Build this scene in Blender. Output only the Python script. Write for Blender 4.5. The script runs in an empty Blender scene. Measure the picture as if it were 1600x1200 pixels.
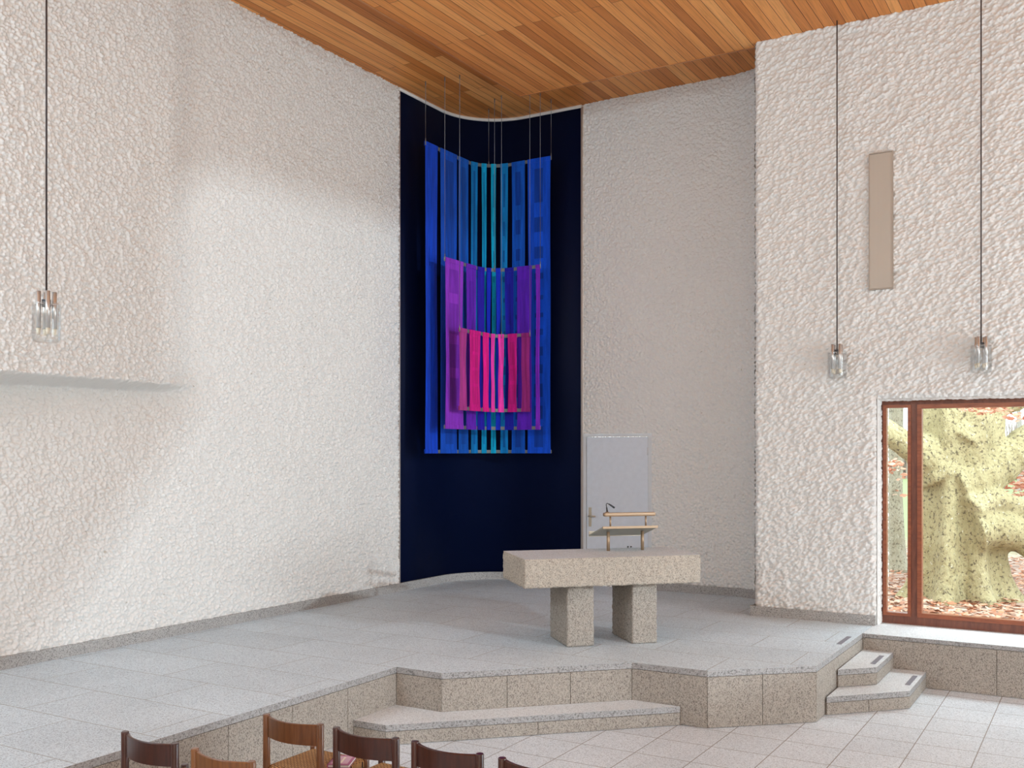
import bpy, bmesh, math, random
import numpy as np
from mathutils import Vector, Matrix, noise, geometry

random.seed(7)
C = bpy.context.scene
COL = C.collection
PI = math.pi

# ---------------------------------------------------------------- camera
# World axes follow the church: X runs along the window wall, Y towards the altar wall.
cam_d = bpy.data.cameras.new('camera')
cam = bpy.data.objects.new('camera', cam_d)
COL.objects.link(cam)
cam.location = (0, 0, 2.31)
cam.rotation_euler = (PI / 2, 0, math.asin(.5109))
cam_d.sensor_width = 36
cam_d.lens = 1569 / 1600 * 36
cam_d.shift_y = 105 / 1600
cam_d.clip_end = 400
C.camera = cam

# ---------------------------------------------------------------- exposure
C.view_settings.view_transform = 'Standard'
C.view_settings.look = 'None'
C.view_settings.exposure = -0.06
C.view_settings.gamma = 1.0
C.view_settings.use_curve_mapping = False

# ---------------------------------------------------------------- sky (bright overcast)
W = bpy.data.worlds.new('overcast_sky')
C.world = W
W.use_nodes = True
nt = W.node_tree
nt.nodes.clear()
wo = nt.nodes.new('ShaderNodeOutputWorld')
bg = nt.nodes.new('ShaderNodeBackground')
bg.inputs['Color'].default_value = (.86, .94, 1.0, 1)
bg.inputs['Strength'].default_value = 2.7
nt.links.new(bg.outputs[0], wo.inputs[0])


def area(name, loc, target, sx, sy, power, color):
    d = bpy.data.lights.new(name, 'AREA')
    d.shape = 'RECTANGLE'
    d.size = sx
    d.size_y = sy
    d.energy = power
    d.color = color
    o = bpy.data.objects.new(name, d)
    o.location = loc
    o.rotation_euler = (Vector(target) - Vector(loc)).to_track_quat('-Z', 'Y').to_euler()
    COL.objects.link(o)
    return o


# added fill lamps inside the room, no windows behind them
area('apse_fill', (-7.2, 1.0, 4.6), (-4.6, 12.3, 1.4), 2.4, 1.2, 160, (.62, .84, 1))  # added cool fill aimed into the apse
area('ceiling_fill', (-1.0, -3.7, 1.2), (-3.0, 4.0, 6.8), 11, .8, 60, (1, .86, .72))  # added upward fill that brightens the lowered ceiling
area('warm_rear_fill', (-1.0, -3.7, 4.4), (-3.0, 8, 6.2), 11, 1.8, 250, (1, .86, .72))  # added warm general fill from behind the camera
area('high_rear_fill', (-1.5, -2.6, 6.3), (-4.0, 8.5, .5), 12, 1.0, 190, (.76, .91, 1))  # added cool fill from high up for the floor and plaster relief
# added fill lamps on the right, standing inside the room
area('high_side_fill', (6.2, 3.5, 6.2), (-3.0, 8.5, .4), 8, 1.0, 190, (.66, .87, 1))  # added cool fill from above, mainly for the floor
area('riser_fill', (6.2, 7.9, 1.9), (-4.0, 8.4, .8), 4, 2.2, 330, (.8, .92, 1))  # added cool fill that brightens the risers facing right
# added lamp outside the side wall; its shaped opening makes the left wall's light patch
_S = Vector((14.0, 4.0, 6.0))
sd = bpy.data.lights.new('left_wall_patch_lamp', 'POINT')
sd.energy = 5200
sd.shadow_soft_size = .14
sd.color = (.74, .89, 1)
so = bpy.data.objects.new('left_wall_patch_lamp', sd)
so.location = _S
COL.objects.link(so)
# sky light through the garden window (outside, above the lintel)
area('garden_sky', (1.3, 12.5, 4.7), (.6, 10.2, .2), 7, 1.4, 520, (.82, .93, 1))


# ---------------------------------------------------------------- node helpers
def new_mat(name):
    m = bpy.data.materials.new(name)
    m.use_nodes = True
    n = m.node_tree
    n.nodes.clear()
    out = n.nodes.new('ShaderNodeOutputMaterial')
    b = n.nodes.new('ShaderNodeBsdfPrincipled')
    n.links.new(b.outputs[0], out.inputs[0])
    return m, n, b, out


def N(n, t, **kw):
    x = n.nodes.new(t)
    for k, v in kw.items():
        if hasattr(x, k):
            setattr(x, k, v)
        else:
            x.inputs[k.replace('_', ' ')].default_value = v
    return x


def ramp(n, stops, interp='LINEAR'):
    r = n.nodes.new('ShaderNodeValToRGB')
    r.color_ramp.interpolation = interp
    e = r.color_ramp.elements
    while len(e) > 1:
        e.remove(e[-1])
    e[0].position = stops[0][0]
    e[0].color = (*stops[0][1], 1)
    for p, c in stops[1:]:
        k = e.new(p)
        k.color = (*c, 1)
    return r


def coords(n, scale=(1, 1, 1), rot=(0, 0, 0), loc=(0, 0, 0), world=False):
    if world:
        g = n.nodes.new('ShaderNodeNewGeometry')
        src = g.outputs['Position']
    else:
        g = n.nodes.new('ShaderNodeTexCoord')
        src = g.outputs['Object']
    mp = n.nodes.new('ShaderNodeMapping')
    mp.inputs['Scale'].default_value = scale
    mp.inputs['Rotation'].default_value = rot
    mp.inputs['Location'].default_value = loc
    n.links.new(src, mp.inputs[0])
    return mp.outputs[0]


def mixc(n, fac, a, b, blend='MIX'):
    m = n.nodes.new('ShaderNodeMix')
    m.data_type = 'RGBA'
    m.blend_type = blend
    for sock, v in ((m.inputs[0], fac), (m.inputs[6], a), (m.inputs[7], b)):
        if hasattr(v, 'is_output'):
            n.links.new(v, sock)
        elif isinstance(v, (int, float)):
            sock.default_value = v
        else:
            sock.default_value = (*v, 1)
    return m.outputs[2]


def bump(n, b, h, strength, dist):
    bp = n.nodes.new('ShaderNodeBump')
    bp.inputs['Strength'].default_value = strength
    bp.inputs['Distance'].default_value = dist
    n.links.new(h, bp.inputs['Height'])
    n.links.new(bp.outputs[0], b.inputs['Normal'])
    return bp


def plain(name, col, rough=.5, metal=0.0, spec=.5):
    m, n, b, o = new_mat(name)
    b.inputs['Base Color'].default_value = (*col, 1)
    b.inputs['Roughness'].default_value = rough
    b.inputs['Metallic'].default_value = metal
    b.inputs['Specular IOR Level'].default_value = spec
    ns = N(n, 'ShaderNodeTexNoise', Scale=14.0, Detail=3.0)
    n.links.new(coords(n), ns.inputs['Vector'])
    c = mixc(n, ns.outputs['Fac'], tuple(x * .93 for x in col), tuple(min(1, x * 1.07) for x in col))
    n.links.new(c, b.inputs['Base Color'])
    return m


def mat_stucco(name, col, scale=70, strength=.5, stretch=(1, 1, 1)):
    m, n, b, o = new_mat(name)
    co = coords(n, stretch)
    ns = N(n, 'ShaderNodeTexNoise', Scale=scale, Detail=4.0, Roughness=.6)
    n.links.new(co, ns.inputs['Vector'])
    n2 = N(n, 'ShaderNodeTexNoise', Scale=1.1, Detail=2.0)
    n.links.new(co, n2.inputs['Vector'])
    sp = N(n, 'ShaderNodeTexNoise', Scale=23.0, Detail=1.0)
    n.links.new(co, sp.inputs['Vector'])
    rp = ramp(n, [(.0, (.72, .68, .62)), (.2, (.72, .68, .62)), (.25, (1, 1, 1)), (1, (1, 1, 1))])
    n.links.new(sp.outputs['Fac'], rp.inputs[0])
    c = mixc(n, n2.outputs['Fac'], tuple(x * .97 for x in col), tuple(min(1, x * 1.02) for x in col))
    c = mixc(n, 1.0, c, rp.outputs[0], 'MULTIPLY')
    n.links.new(c, b.inputs['Base Color'])
    b.inputs['Roughness'].default_value = .93
    b.inputs['Specular IOR Level'].default_value = .15
    bump(n, b, ns.outputs['Fac'], strength, .012)
    return m


def mat_granite(name, light, mid, dark, scale=90, rough=.75, bstr=.35, bdist=.004,
                tile=None, joint=(.28, .26, .24), stretch=(1, 1, 1), warm=None):
    m, n, b, o = new_mat(name)
    co = coords(n, stretch, world=True)
    v = N(n, 'ShaderNodeTexVoronoi', Scale=float(scale))
    n.links.new(co, v.inputs['Vector'])
    sep = n.nodes.new('ShaderNodeSeparateColor')
    n.links.new(v.outputs['Color'], sep.inputs[0])
    rp = ramp(n, [(0, dark), (.13, dark), (.2, mid), (.48, mid), (.56, light), (1, light)])
    n.links.new(sep.outputs[0], rp.inputs[0])
    ns = N(n, 'ShaderNodeTexNoise', Scale=scale * 1.7, Detail=3.0, Roughness=.7)
    n.links.new(co, ns.inputs['Vector'])
    big = N(n, 'ShaderNodeTexNoise', Scale=1.3, Detail=3.0)
    n.links.new(coords(n, world=True), big.inputs['Vector'])
    r2 = ramp(n, [(.3, (.8, .8, .8)), (.7, (1.1, 1.1, 1.1))])
    n.links.new(ns.outputs['Fac'], r2.inputs[0])
    c = mixc(n, 1.0, rp.outputs[0], r2.outputs[0], 'MULTIPLY')
    r3 = ramp(n, [(.3, (.93, .93, .93)), (.7, (1.04, 1.04, 1.04))])
    n.links.new(big.outputs['Fac'], r3.inputs[0])
    c = mixc(n, 1.0, c, r3.outputs[0], 'MULTIPLY')
    if tile:
        bw, bh, off, ox, oy, mort, var = tile
        bt = N(n, 'ShaderNodeTexBrick', offset=off, squash=1.0)
        bt.inputs['Scale'].default_value = 1
        bt.inputs['Brick Width'].default_value = bw
        bt.inputs['Row Height'].default_value = bh
        bt.inputs['Mortar Size'].default_value = mort
        bt.inputs['Mortar Smooth'].default_value = .1
        bt.inputs['Color1'].default_value = (1 - var, 1 - var, 1 - var, 1)
        bt.inputs['Color2'].default_value = (1 + var, 1 + var, 1 + var, 1)
        bt.inputs['Mortar'].default_value = (1, 1, 1, 1)
        n.links.new(coords(n, loc=(-ox, -oy, 0), world=True), bt.inputs['Vector'])
        c = mixc(n, 1.0, c, bt.outputs['Color'], 'MULTIPLY')
        c = mixc(n, bt.outputs['Fac'], c, joint)
    n.links.new(c, b.inputs['Base Color'])
    b.inputs['Roughness'].default_value = rough
    b.inputs['Specular IOR Level'].default_value = .35
    bump(n, b, ns.outputs['Fac'], bstr, bdist)
    return m


def mat_planks(name, width=.1145, tint=(1, 1, 1), shift=(0, 0, 0)):
    m, n, b, o = new_mat(name)
    co = coords(n, rot=(0, 0, -PI / 2), loc=shift, world=True)
    bt = N(n, 'ShaderNodeTexBrick', offset=.37, squash=1.0, offset_frequency=2)
    bt.inputs['Scale'].default_value = 1
    bt.inputs['Brick Width'].default_value = 3.1
    bt.inputs['Row Height'].default_value = width
    bt.inputs['Mortar Size'].default_value = .0028
    bt.inputs['Mortar Smooth'].default_value = .2
    bt.inputs['Color1'].default_value = (0, 0, 0, 1)
    bt.inputs['Color2'].default_value = (1, 1, 1, 1)
    bt.inputs['Mortar'].default_value = (.5, .5, .5, 1)
    n.links.new(co, bt.inputs['Vector'])
    base = ramp(n, [(0, (.56, .19, .045)), (.35, (.72, .27, .07)), (.7, (.82, .335, .095)), (1, (.9, .42, .14))])
    n.links.new(bt.outputs['Color'], base.inputs[0])
    # grain, shifted per board
    sc = n.nodes.new('ShaderNodeVectorMath')
    sc.operation = 'MULTIPLY_ADD'
    sc.inputs[1].default_value = (.9, 26, 1)
    n.links.new(co, sc.inputs[0])
    sh = n.nodes.new('ShaderNodeVectorMath')
    sh.operation = 'SCALE'
    n.links.new(bt.outputs['Color'], sh.inputs[0])
    sh.inputs['Scale'].default_value = 19
    n.links.new(sh.outputs[0], sc.inputs[2])
    g = N(n, 'ShaderNodeTexNoise', Scale=1.6, Detail=5.0, Roughness=.65, Distortion=.6)
    n.links.new(sc.outputs[0], g.inputs['Vector'])
    gr = ramp(n, [(.3, (.74, .7, .66)), (.5, (1, 1, 1)), (.72, (1.12, 1.1, 1.06))])
    n.links.new(g.outputs['Fac'], gr.inputs[0])
    c = mixc(n, 1.0, base.outputs[0], gr.outputs[0], 'MULTIPLY')
    c = mixc(n, 1.0, c, tint, 'MULTIPLY')
    c = mixc(n, bt.outputs['Fac'], c, (.09, .03, .012))
    n.links.new(c, b.inputs['Base Color'])
    b.inputs['Roughness'].default_value = .5
    b.inputs['Specular IOR Level'].default_value = .25
    inv = n.nodes.new('ShaderNodeMath')
    inv.operation = 'SUBTRACT'
    inv.inputs[0].default_value = 1
    n.links.new(bt.outputs['Fac'], inv.inputs[1])
    bump(n, b, inv.outputs[0], .6, .004)
    return m


def mat_wood(name, dark, light, rough=.32, axis=(30, 30, 3), world=False):
    m, n, b, o = new_mat(name)
    co = coords(n, axis, world=world)
    g = N(n, 'ShaderNodeTexNoise', Scale=1.5, Detail=5.0, Roughness=.6, Distortion=.5)
    n.links.new(co, g.inputs['Vector'])
    r = ramp(n, [(.3, dark), (.7, light)])
    n.links.new(g.outputs['Fac'], r.inputs[0])
    n.links.new(r.outputs[0], b.inputs['Base Color'])
    b.inputs['Roughness'].default_value = rough
    b.inputs['Coat Weight'].default_value = .25
    b.inputs['Coat Roughness'].default_value = .25
    return m


def mat_cloth(name, col, patch=None, sheer=0.0):
    m, n, b, o = new_mat(name)
    co = coords(n, (1, 1, 1))
    w = N(n, 'ShaderNodeTexNoise', Scale=160.0, Detail=2.0)
    n.links.new(co, w.inputs['Vector'])
    st = N(n, 'ShaderNodeTexNoise', Scale=3.0, Detail=3.0)
    n.links.new(coords(n, (9, 9, .8)), st.inputs['Vector'])
    c = mixc(n, w.outputs['Fac'], tuple(x * .7 for x in col), tuple(min(1, x * 1.25) for x in col))
    r = ramp(n, [(.35, (.8, .8, .8)), (.65, (1.15, 1.15, 1.15))])
    n.links.new(st.outputs['Fac'], r.inputs[0])
    c = mixc(n, 1.0, c, r.outputs[0], 'MULTIPLY')
    n.links.new(c, b.inputs['Base Color'])
    b.inputs['Roughness'].default_value = .85
    b.inputs['Specular IOR Level'].default_value = .15
    b.inputs['Sheen Weight'].default_value = .1
    bump(n, b, w.outputs['Fac'], .3, .003)
    return m


def mat_glass(name, tint=(1, 1, 1), refl=.08):
    m, n, b, o = new_mat(name)
    n.nodes.remove(b)
    t = N(n, 'ShaderNodeBsdfTransparent')
    t.inputs[0].default_value = (*tint, 1)
    g = N(n, 'ShaderNodeBsdfGlossy')
    g.inputs['Roughness'].default_value = .02
    lw = N(n, 'ShaderNodeLayerWeight', Blend=.25)
    mr = N(n, 'ShaderNodeMapRange')
    mr.inputs['To Min'].default_value = refl * .4
    mr.inputs['To Max'].default_value = min(1, refl * 7)
    n.links.new(lw.outputs['Fresnel'], mr.inputs['Value'])
    mx = N(n, 'ShaderNodeMixShader')
    n.links.new(mr.outputs[0], mx.inputs[0])
    n.links.new(t.outputs[0], mx.inputs[1])
    n.links.new(g.outputs[0], mx.inputs[2])
    n.links.new(mx.outputs[0], o.inputs[0])
    return m


M = {}
M['stucco'] = mat_stucco('white_spatter_plaster', (.83, .805, .77))
M['stucco_fine'] = mat_stucco('white_spatter_plaster_fine', (.83, .8, .765), 60, .35)
M['smooth'] = plain('smooth_white_plaster', (.8, .77, .73), .8)
M['floor'] = mat_granite('floor_granite', (.8, .85, .9), (.69, .73, .77), (.49, .52, .55), 150, .6, .12, .002,
                         tile=(.452, .452, 0.0, -.864, 8.452, .004, .03))
M['platform'] = mat_granite('platform_granite', (.75, .83, .88), (.63, .7, .75), (.43, .48, .52), 150, .62, .15, .002,
                            tile=(1.25, .61, .43, -2.35, 8.02, .0035, .03), joint=(.34, .33, .3))
M['step_top'] = mat_granite('step_granite', (.82, .85, .87), (.72, .74, .76), (.52, .54, .55), 150, .65, .15, .002)
M['band'] = mat_granite('honed_granite', (.42, .4, .39), (.33, .31, .3), (.2, .19, .18), 110, .5, .1, .001)
M['face'] = mat_granite('bush_hammered_granite', (.55, .48, .41), (.42, .365, .31), (.26, .22, .19), 190, .9, .9, .008,
                        stretch=(1, 1, .6))
M['altar'] = mat_granite('altar_granite', (.66, .57, .47), (.54, .46, .38), (.35, .29, .24), 150, .92, .9, .008)
M['altar_top'] = mat_granite('altar_top_granite', (.76, .79, .81), (.65, .67, .69), (.48, .5, .51), 150, .6, .12, .002)
M['skirting'] = mat_granite('skirting_granite', (.5, .48, .46), (.4, .38, .36), (.23, .22, .21), 140, .7, .25, .003)
M['joint'] = plain('sand_coloured_joint', (.5, .4, .3), .9)
M['core'] = plain('concrete_core', (.42, .36, .31), .9)
M['grip'] = plain('grey_grip_strip', (.23, .22, .25), .8)
M['planks'] = mat_planks('red_cedar_boards')
M['planks_recess'] = mat_planks('red_cedar_boards_of_recess', shift=(1.3, .66, 0))
M['navy'] = plain('navy_paint', (.0012, .005, .03), .6, 0.0, .12)
M['strip'] = plain('beige_edge_strip', (.55, .47, .42), .6)
M['window_wood'] = mat_wood('red_brown_window_wood', (.2, .05, .02), (.36, .1, .04), .35, (4, 20, 20), True)
M['window_wood_dark'] = mat_wood('dark_window_wood', (.13, .035, .02), (.22, .07, .035), .4, (20, 20, 4), True)
M['glass'] = mat_glass('window_glass', (.98, 1, .99), .03)
M['lamp_glass'] = mat_glass('clear_lamp_glass', (.995, 1, 1), .05)
M['door'] = plain('pale_grey_door_paint', (.72, .76, .82), .5)
M['door_frame'] = plain('light_grey_frame_paint', (.68, .69, .7), .5)
M['brass'] = plain('satin_brass', (.38, .26, .165), .45, .6)
M['bronze'] = plain('pale_bronze', (.58, .5, .38), .4, .75)
M['desk'] = plain('greenish_grey_bronze', (.4, .39, .33), .45, .5)
M['steel'] = plain('brushed_steel', (.66, .64, .62), .25, .7)
M['black'] = plain('black_plastic', (.02, .02, .022), .4)
M['cable'] = plain('dark_brown_cable', (.035, .02, .018), .6)
M['wire'] = plain('steel_wire', (.22, .22, .23), .4, .6)
M['rod'] = plain('dull_grey_rod', (.15, .165, .165), .55, .2)
M['frosted'] = plain('frosted_lamp_tip', (.75, .66, .52), .5)
M['chair_mid'] = mat_wood('mid_brown_beech', (.10, .032, .01), (.2, .075, .024), .3)
M['chair_dark'] = mat_wood('dark_brown_stained_beech', (.035, .01, .007), (.075, .02, .012), .3)
M['chair_light'] = mat_wood('honey_brown_beech', (.15, .052, .016), (.27, .11, .034), .32)


def mat_grille():
    m, n, b, o = new_mat('grey_beige_slatted_metal')
    w = N(n, 'ShaderNodeTexWave', Scale=26.0, Distortion=0.0, wave_profile='SIN')
    n.links.new(coords(n), w.inputs['Vector'])
    c = mixc(n, w.outputs['Fac'], (.38, .33, .27), (.62, .54, .46))
    n.links.new(c, b.inputs['Base Color'])
    b.inputs['Roughness'].default_value = .5
    b.inputs['Metallic'].default_value = .2
    return m


M['grille'] = mat_grille()


def mat_rush():
    m, n, b, o = new_mat('woven_rush_cord')
    bt = N(n, 'ShaderNodeTexBrick', offset=.5)
    bt.inputs['Scale'].default_value = 1
    bt.inputs['Brick Width'].default_value = .034
    bt.inputs['Row Height'].default_value = .0115
    bt.inputs['Mortar Size'].default_value = .0032
    bt.inputs['Mortar Smooth'].default_value = .6
    bt.inputs['Color1'].default_value = (.72, .4, .15, 1)
    bt.inputs['Color2'].default_value = (.6, .31, .11, 1)
    bt.inputs['Mortar'].default_value = (.045, .014, .005, 1)
    n.links.new(coords(n, rot=(0, 0, .18)), bt.inputs['Vector'])
    n.links.new(bt.outputs['Color'], b.inputs['Base Color'])
    b.inputs['Roughness'].default_value = .75
    iv = N(n, 'ShaderNodeMath', operation='SUBTRACT')
    iv.inputs[0].default_value = 1
    n.links.new(bt.outputs['Fac'], iv.inputs[1])
    bump(n, b, iv.outputs[0], 1, .006)
    return m


M['rush'] = mat_rush()


# ---------------------------------------------------------------- object helpers
def tag(o, label=None, cat=None, group=None, kind=None):
    if label:
        o['label'] = label
    if cat:
        o['category'] = cat
    if group:
        o['group'] = group
    if kind:
        o['kind'] = kind
    return o


def thing(name, loc, rz=0, label=None, cat=None, group=None, kind=None):
    o = bpy.data.objects.new(name, None)
    o.empty_display_size = .1
    COL.objects.link(o)
    o.location = loc
    o.rotation_euler = (0, 0, rz)
    return tag(o, label, cat, group, kind)


def link(name, me, mats, parent=None, smooth=False):
    if not isinstance(mats, (list, tuple)):
        mats = [mats]
    for mm in mats:
        me.materials.append(mm)
    if smooth:
        me.polygons.foreach_set('use_smooth', [True] * len(me.polygons))
    o = bpy.data.objects.new(name, me)
    COL.objects.link(o)
    if parent:
        o.parent = parent
    return o


def from_bm(name, bm, mats, parent=None, smooth=False, recalc=True):
    if recalc:
        bmesh.ops.recalc_face_normals(bm, faces=bm.faces)
    me = bpy.data.meshes.new(name)
    bm.to_mesh(me)
    bm.free()
    return link(name, me, mats, parent, smooth)


def bx(bm, x0, x1, y0, y1, z0, z1, mi=0, bev=0):
    vs = [bm.verts.new(p) for p in ((x0, y0, z0), (x1, y0, z0), (x1, y1, z0), (x0, y1, z0),
                                    (x0, y0, z1), (x1, y0, z1), (x1, y1, z1), (x0, y1, z1))]
    fs = [bm.faces.new([vs[i] for i in q]) for q in
          ((0, 3, 2, 1), (4, 5, 6, 7), (0, 1, 5, 4), (1, 2, 6, 5), (2, 3, 7, 6), (3, 0, 4, 7))]
    for f in fs:
        f.material_index = mi
    if bev:
        es = list({e for f in fs for e in f.edges})
        bmesh.ops.bevel(bm, geom=es, offset=bev, segments=2, affect='EDGES', profile=.6)
    return vs


def box_obj(name, x0, x1, y0, y1, z0, z1, mat, parent=None, bev=0):
    bm = bmesh.new()
    bx(bm, x0, x1, y0, y1, z0, z1, 0, bev)
    return from_bm(name, bm, mat, parent)


def tube(bm, pts, radii, seg=12, cap=True, mi=0, flat=None):
    pts = [Vector(p) for p in pts]
    if isinstance(radii, (int, float)):
        radii = [radii] * len(pts)
    rings = []
    t0 = (pts[1] - pts[0]).normalized()
    up = Vector((0, 0, 1)) if abs(t0.z) < .9 else Vector((1, 0, 0))
    x = t0.cross(up).normalized()
    for i, p in enumerate(pts):
        if i == 0:
            t = (pts[1] - pts[0])
        elif i == len(pts) - 1:
            t = (pts[-1] - pts[-2])
        else:
            t = (pts[i + 1] - pts[i - 1])
        t.normalize()
        x = (x - t * x.dot(t)).normalized()
        y = t.cross(x)
        ring = []
        for k in range(seg):
            a = 2 * PI * k / seg
            ring.append(bm.verts.new(p + (x * math.cos(a) + y * math.sin(a)) * radii[i]))
        rings.append(ring)
    for a, b in zip(rings, rings[1:]):
        for k in range(seg):
            f = bm.faces.new((a[k], a[(k + 1) % seg], b[(k + 1) % seg], b[k]))
            f.smooth = True
            f.material_index = mi
    if cap:
        bm.faces.new(rings[0][::-1]).material_index = mi
        bm.faces.new(rings[-1]).material_index = mi


def tube_obj(name, pts, r, mat, parent=None, seg=12):
    bm = bmesh.new()
    tube(bm, pts, r, seg)
    return from_bm(name, bm, mat, parent)


def lathe(bm, prof, seg=32, c=(0, 0, 0), mi=0):
    rings = []
    for r, z in prof:
        rings.append([bm.verts.new((c[0] + r * math.cos(2 * PI * k / seg), c[1] + r * math.sin(2 * PI * k / seg), c[2] + z))
                      for k in range(seg)])
    for a, b in zip(rings, rings[1:]):
        for k in range(seg):
            f = bm.faces.new((a[k], a[(k + 1) % seg], b[(k + 1) % seg], b[k]))
            f.smooth = True
            f.material_index = mi
    return rings


def prism(bm, poly, z0, z1, mi_top=0, mi_side=0, bottom=True):
    lo = [bm.verts.new((x, y, z0)) for x, y in poly]
    hi = [bm.verts.new((x, y, z1)) for x, y in poly]
    f = bm.faces.new(hi)
    f.material_index = mi_top
    if bottom:
        bm.faces.new(lo[::-1]).material_index = mi_side
    k = len(poly)
    for i in range(k):
        bm.faces.new((lo[i], lo[(i + 1) % k], hi[(i + 1) % k], hi[i])).material_index = mi_side


# ---------------------------------------------------------------- spatter plaster height fields
_rs = np.random.RandomState(3)
_J = _rs.rand(512, 512, 3)


def domes(u, v, cell, seed=0, pw=1.9):
    x = u / cell + seed * 17.31
    y = v / cell + seed * 9.77
    ix = np.floor(x).astype(int)
    iy = np.floor(y).astype(int)
    best = np.zeros_like(x)
    for dx in (-1, 0, 1):
        for dy in (-1, 0, 1):
            gx = (ix + dx)
            gy = (iy + dy)
            j = _J[(gx + seed * 31) % 512, (gy + seed * 57) % 512]
            px = gx + .1 + .8 * j[..., 0]
            py = gy + .1 + .8 * j[..., 1]
            rad = .55 + .45 * j[..., 2]
            d = np.sqrt((x - px) ** 2 + (y - py) ** 2) / rad
            h = np.clip(1 - d ** pw, 0, 1) * (.4 + .6 * j[..., 2])
            best = np.maximum(best, h)
    return best


def lows(u, v, cell, seed=0):
    x = u / cell + seed * 3.1
    y = v / cell + seed * 7.7
    ix = np.floor(x).astype(int)
    iy = np.floor(y).astype(int)
    fx = x - ix
    fy = y - iy
    fx = fx * fx * (3 - 2 * fx)
    fy = fy * fy * (3 - 2 * fy)
    g = lambda a, b: _J[a % 512, b % 512, 0]
    return ((g(ix, iy) * (1 - fx) + g(ix + 1, iy) * fx) * (1 - fy)
            + (g(ix, iy + 1) * (1 - fx) + g(ix + 1, iy + 1) * fx) * fy) - .5


def relief_spatter(u, v):
    """round-grained spatter of the left and altar walls"""
    return (.033 * domes(u, v, .028, 1) + .012 * domes(u, v, .018, 2)
            + .008 * lows(u, v, .13, 1))


def relief_thrown(u, v):
    """slanting thrown plaster of the window wall"""
    c, s = math.cos(.5), math.sin(.5)
    p = (u * c + v * s) * .55
    q = -u * s + v * c
    return (  .036 * domes(p, q, .027, 3) + .014 * domes(p, q, .018, 5)
            + .012 * lows(p, q, .10, 2))


def smooth01(t):
    t = np.clip(t, 0, 1)
    return t * t * (3 - 2 * t)


class Grid:
    def __init__(self):
        self.v = []
        self.f = []
        self.n = 0

    def patch(self, P, mask=None):
        nu, nv = P.shape[:2]
        idx = np.arange(nu * nv).reshape(nu, nv) + self.n
        q = np.stack([idx[:-1, :-1], idx[1:, :-1], idx[1:, 1:], idx[:-1, 1:]], -1)
        if mask is not None:
            q = q[~mask]
        self.v.append(P.reshape(-1, 3))
        self.f.append(q.reshape(-1, 4))
        self.n += nu * nv

    def build(self, name, mat, parent=None, smooth=True):
        V = np.concatenate(self.v).astype(np.float32)
        F = np.concatenate(self.f).astype(np.int32)
        used = np.zeros(len(V), bool)
        used[F.ravel()] = True
        mp = np.cumsum(used) - 1
        V = V[used]
        F = mp[F].astype(np.int32)
        me = bpy.data.meshes.new(name)
        me.vertices.add(len(V))
        me.vertices.foreach_set('co', V.ravel())
        me.loops.add(F.size)
        me.loops.foreach_set('vertex_index', F.ravel())
        me.polygons.add(len(F))
        me.polygons.foreach_set('loop_start', np.arange(0, F.size, 4, dtype=np.int32))
        try:
            me.polygons.foreach_set('loop_total', np.full(len(F), 4, dtype=np.int32))
        except Exception:
            pass
        me.update(calc_edges=True)
        me.polygons.foreach_set('use_smooth', np.full(len(F), smooth))
        me.update()
        return link(name, me, mat, parent)


RES = .0075
ZC = 7.07      # high ceiling
ZL = 6.87      # lowered ceiling
ZS = .48       # platform
AL = -8.0      # left wall plane
BB = 12.37     # altar wall plane


# plan of the left wall, rounded corner, altar wall and rounded return, by arc length
def wall_path(s):
    s = np.asarray(s, float)
    x = np.zeros_like(s)
    y = np.zeros_like(s)
    nx = np.zeros_like(s)
    ny = np.zeros_like(s)
    a = s < 11.5
    x[a] = AL
    y[a] = s[a]
    nx[a] = 1
    b = (s >= 11.5) & (s < 12.8666)
    t = (s[b] - 11.5) / .87
    x[b] = AL + .87 - .87 * np.cos(t)
    y[b] = 11.5 + .87 * np.sin(t)
    nx[b] = np.cos(t)
    ny[b] = -np.sin(t)
    c = (s >= 12.8666) & (s < 15.8466)
    x[c] = -7.13 + s[c] - 12.8666
    y[c] = BB
    ny[c] = -1
    d = (s >= 15.8466) & (s < 17.1818)
    t = (s[d] - 15.8466) / .85
    x[d] = -4.15 + .85 * np.sin(t)
    y[d] = BB - .85 + .85 * np.cos(t)
    nx[d] = -np.sin(t)
    ny[d] = -np.cos(t)
    e = s >= 17.1818
    x[e] = -3.30
    y[e] = BB - .85 - (s[e] - 17.1818)
    nx[e] = -1
    return x, y, nx, ny


def path_patch(g, S, Z, off, mask=None):
    SS, ZZ = np.meshgrid(S, Z, indexing='ij')
    x, y, nx, ny = wall_path(SS)
    o = off(SS, ZZ)
    g.patch(np.stack([x + nx * o, y + ny * o, ZZ], -1), mask)


# ---------------------------------------------------------------- room shell
# left wall with the shallow overhanging field above the ledge
def left_off(s, z):
    o = relief_spatter(s, z)
    up = .10 * smooth01((7.12 - s) / .42)
    # the field below the ledge falls back from a slanting crease
    n = np.array([-.787, .617])
    d = (s - 7.18) * n[0] + (z - 2.9) * n[1]
    low = -.17 * np.clip(d, 0, 1.9)
    k = smooth01((z - 2.88) / .1)
    return o + low * (1 - k) + up * k


g = Grid()
S = np.concatenate([np.arange(-4, 4.2, .12), np.arange(4.2, 10.53, RES), [10.53]])
Zv = np.arange(ZS - .004, ZC + .01, RES)
path_patch(g, S, Zv, left_off)
g.build('wall_left', M['stucco'])['kind'] = 'structure'

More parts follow.
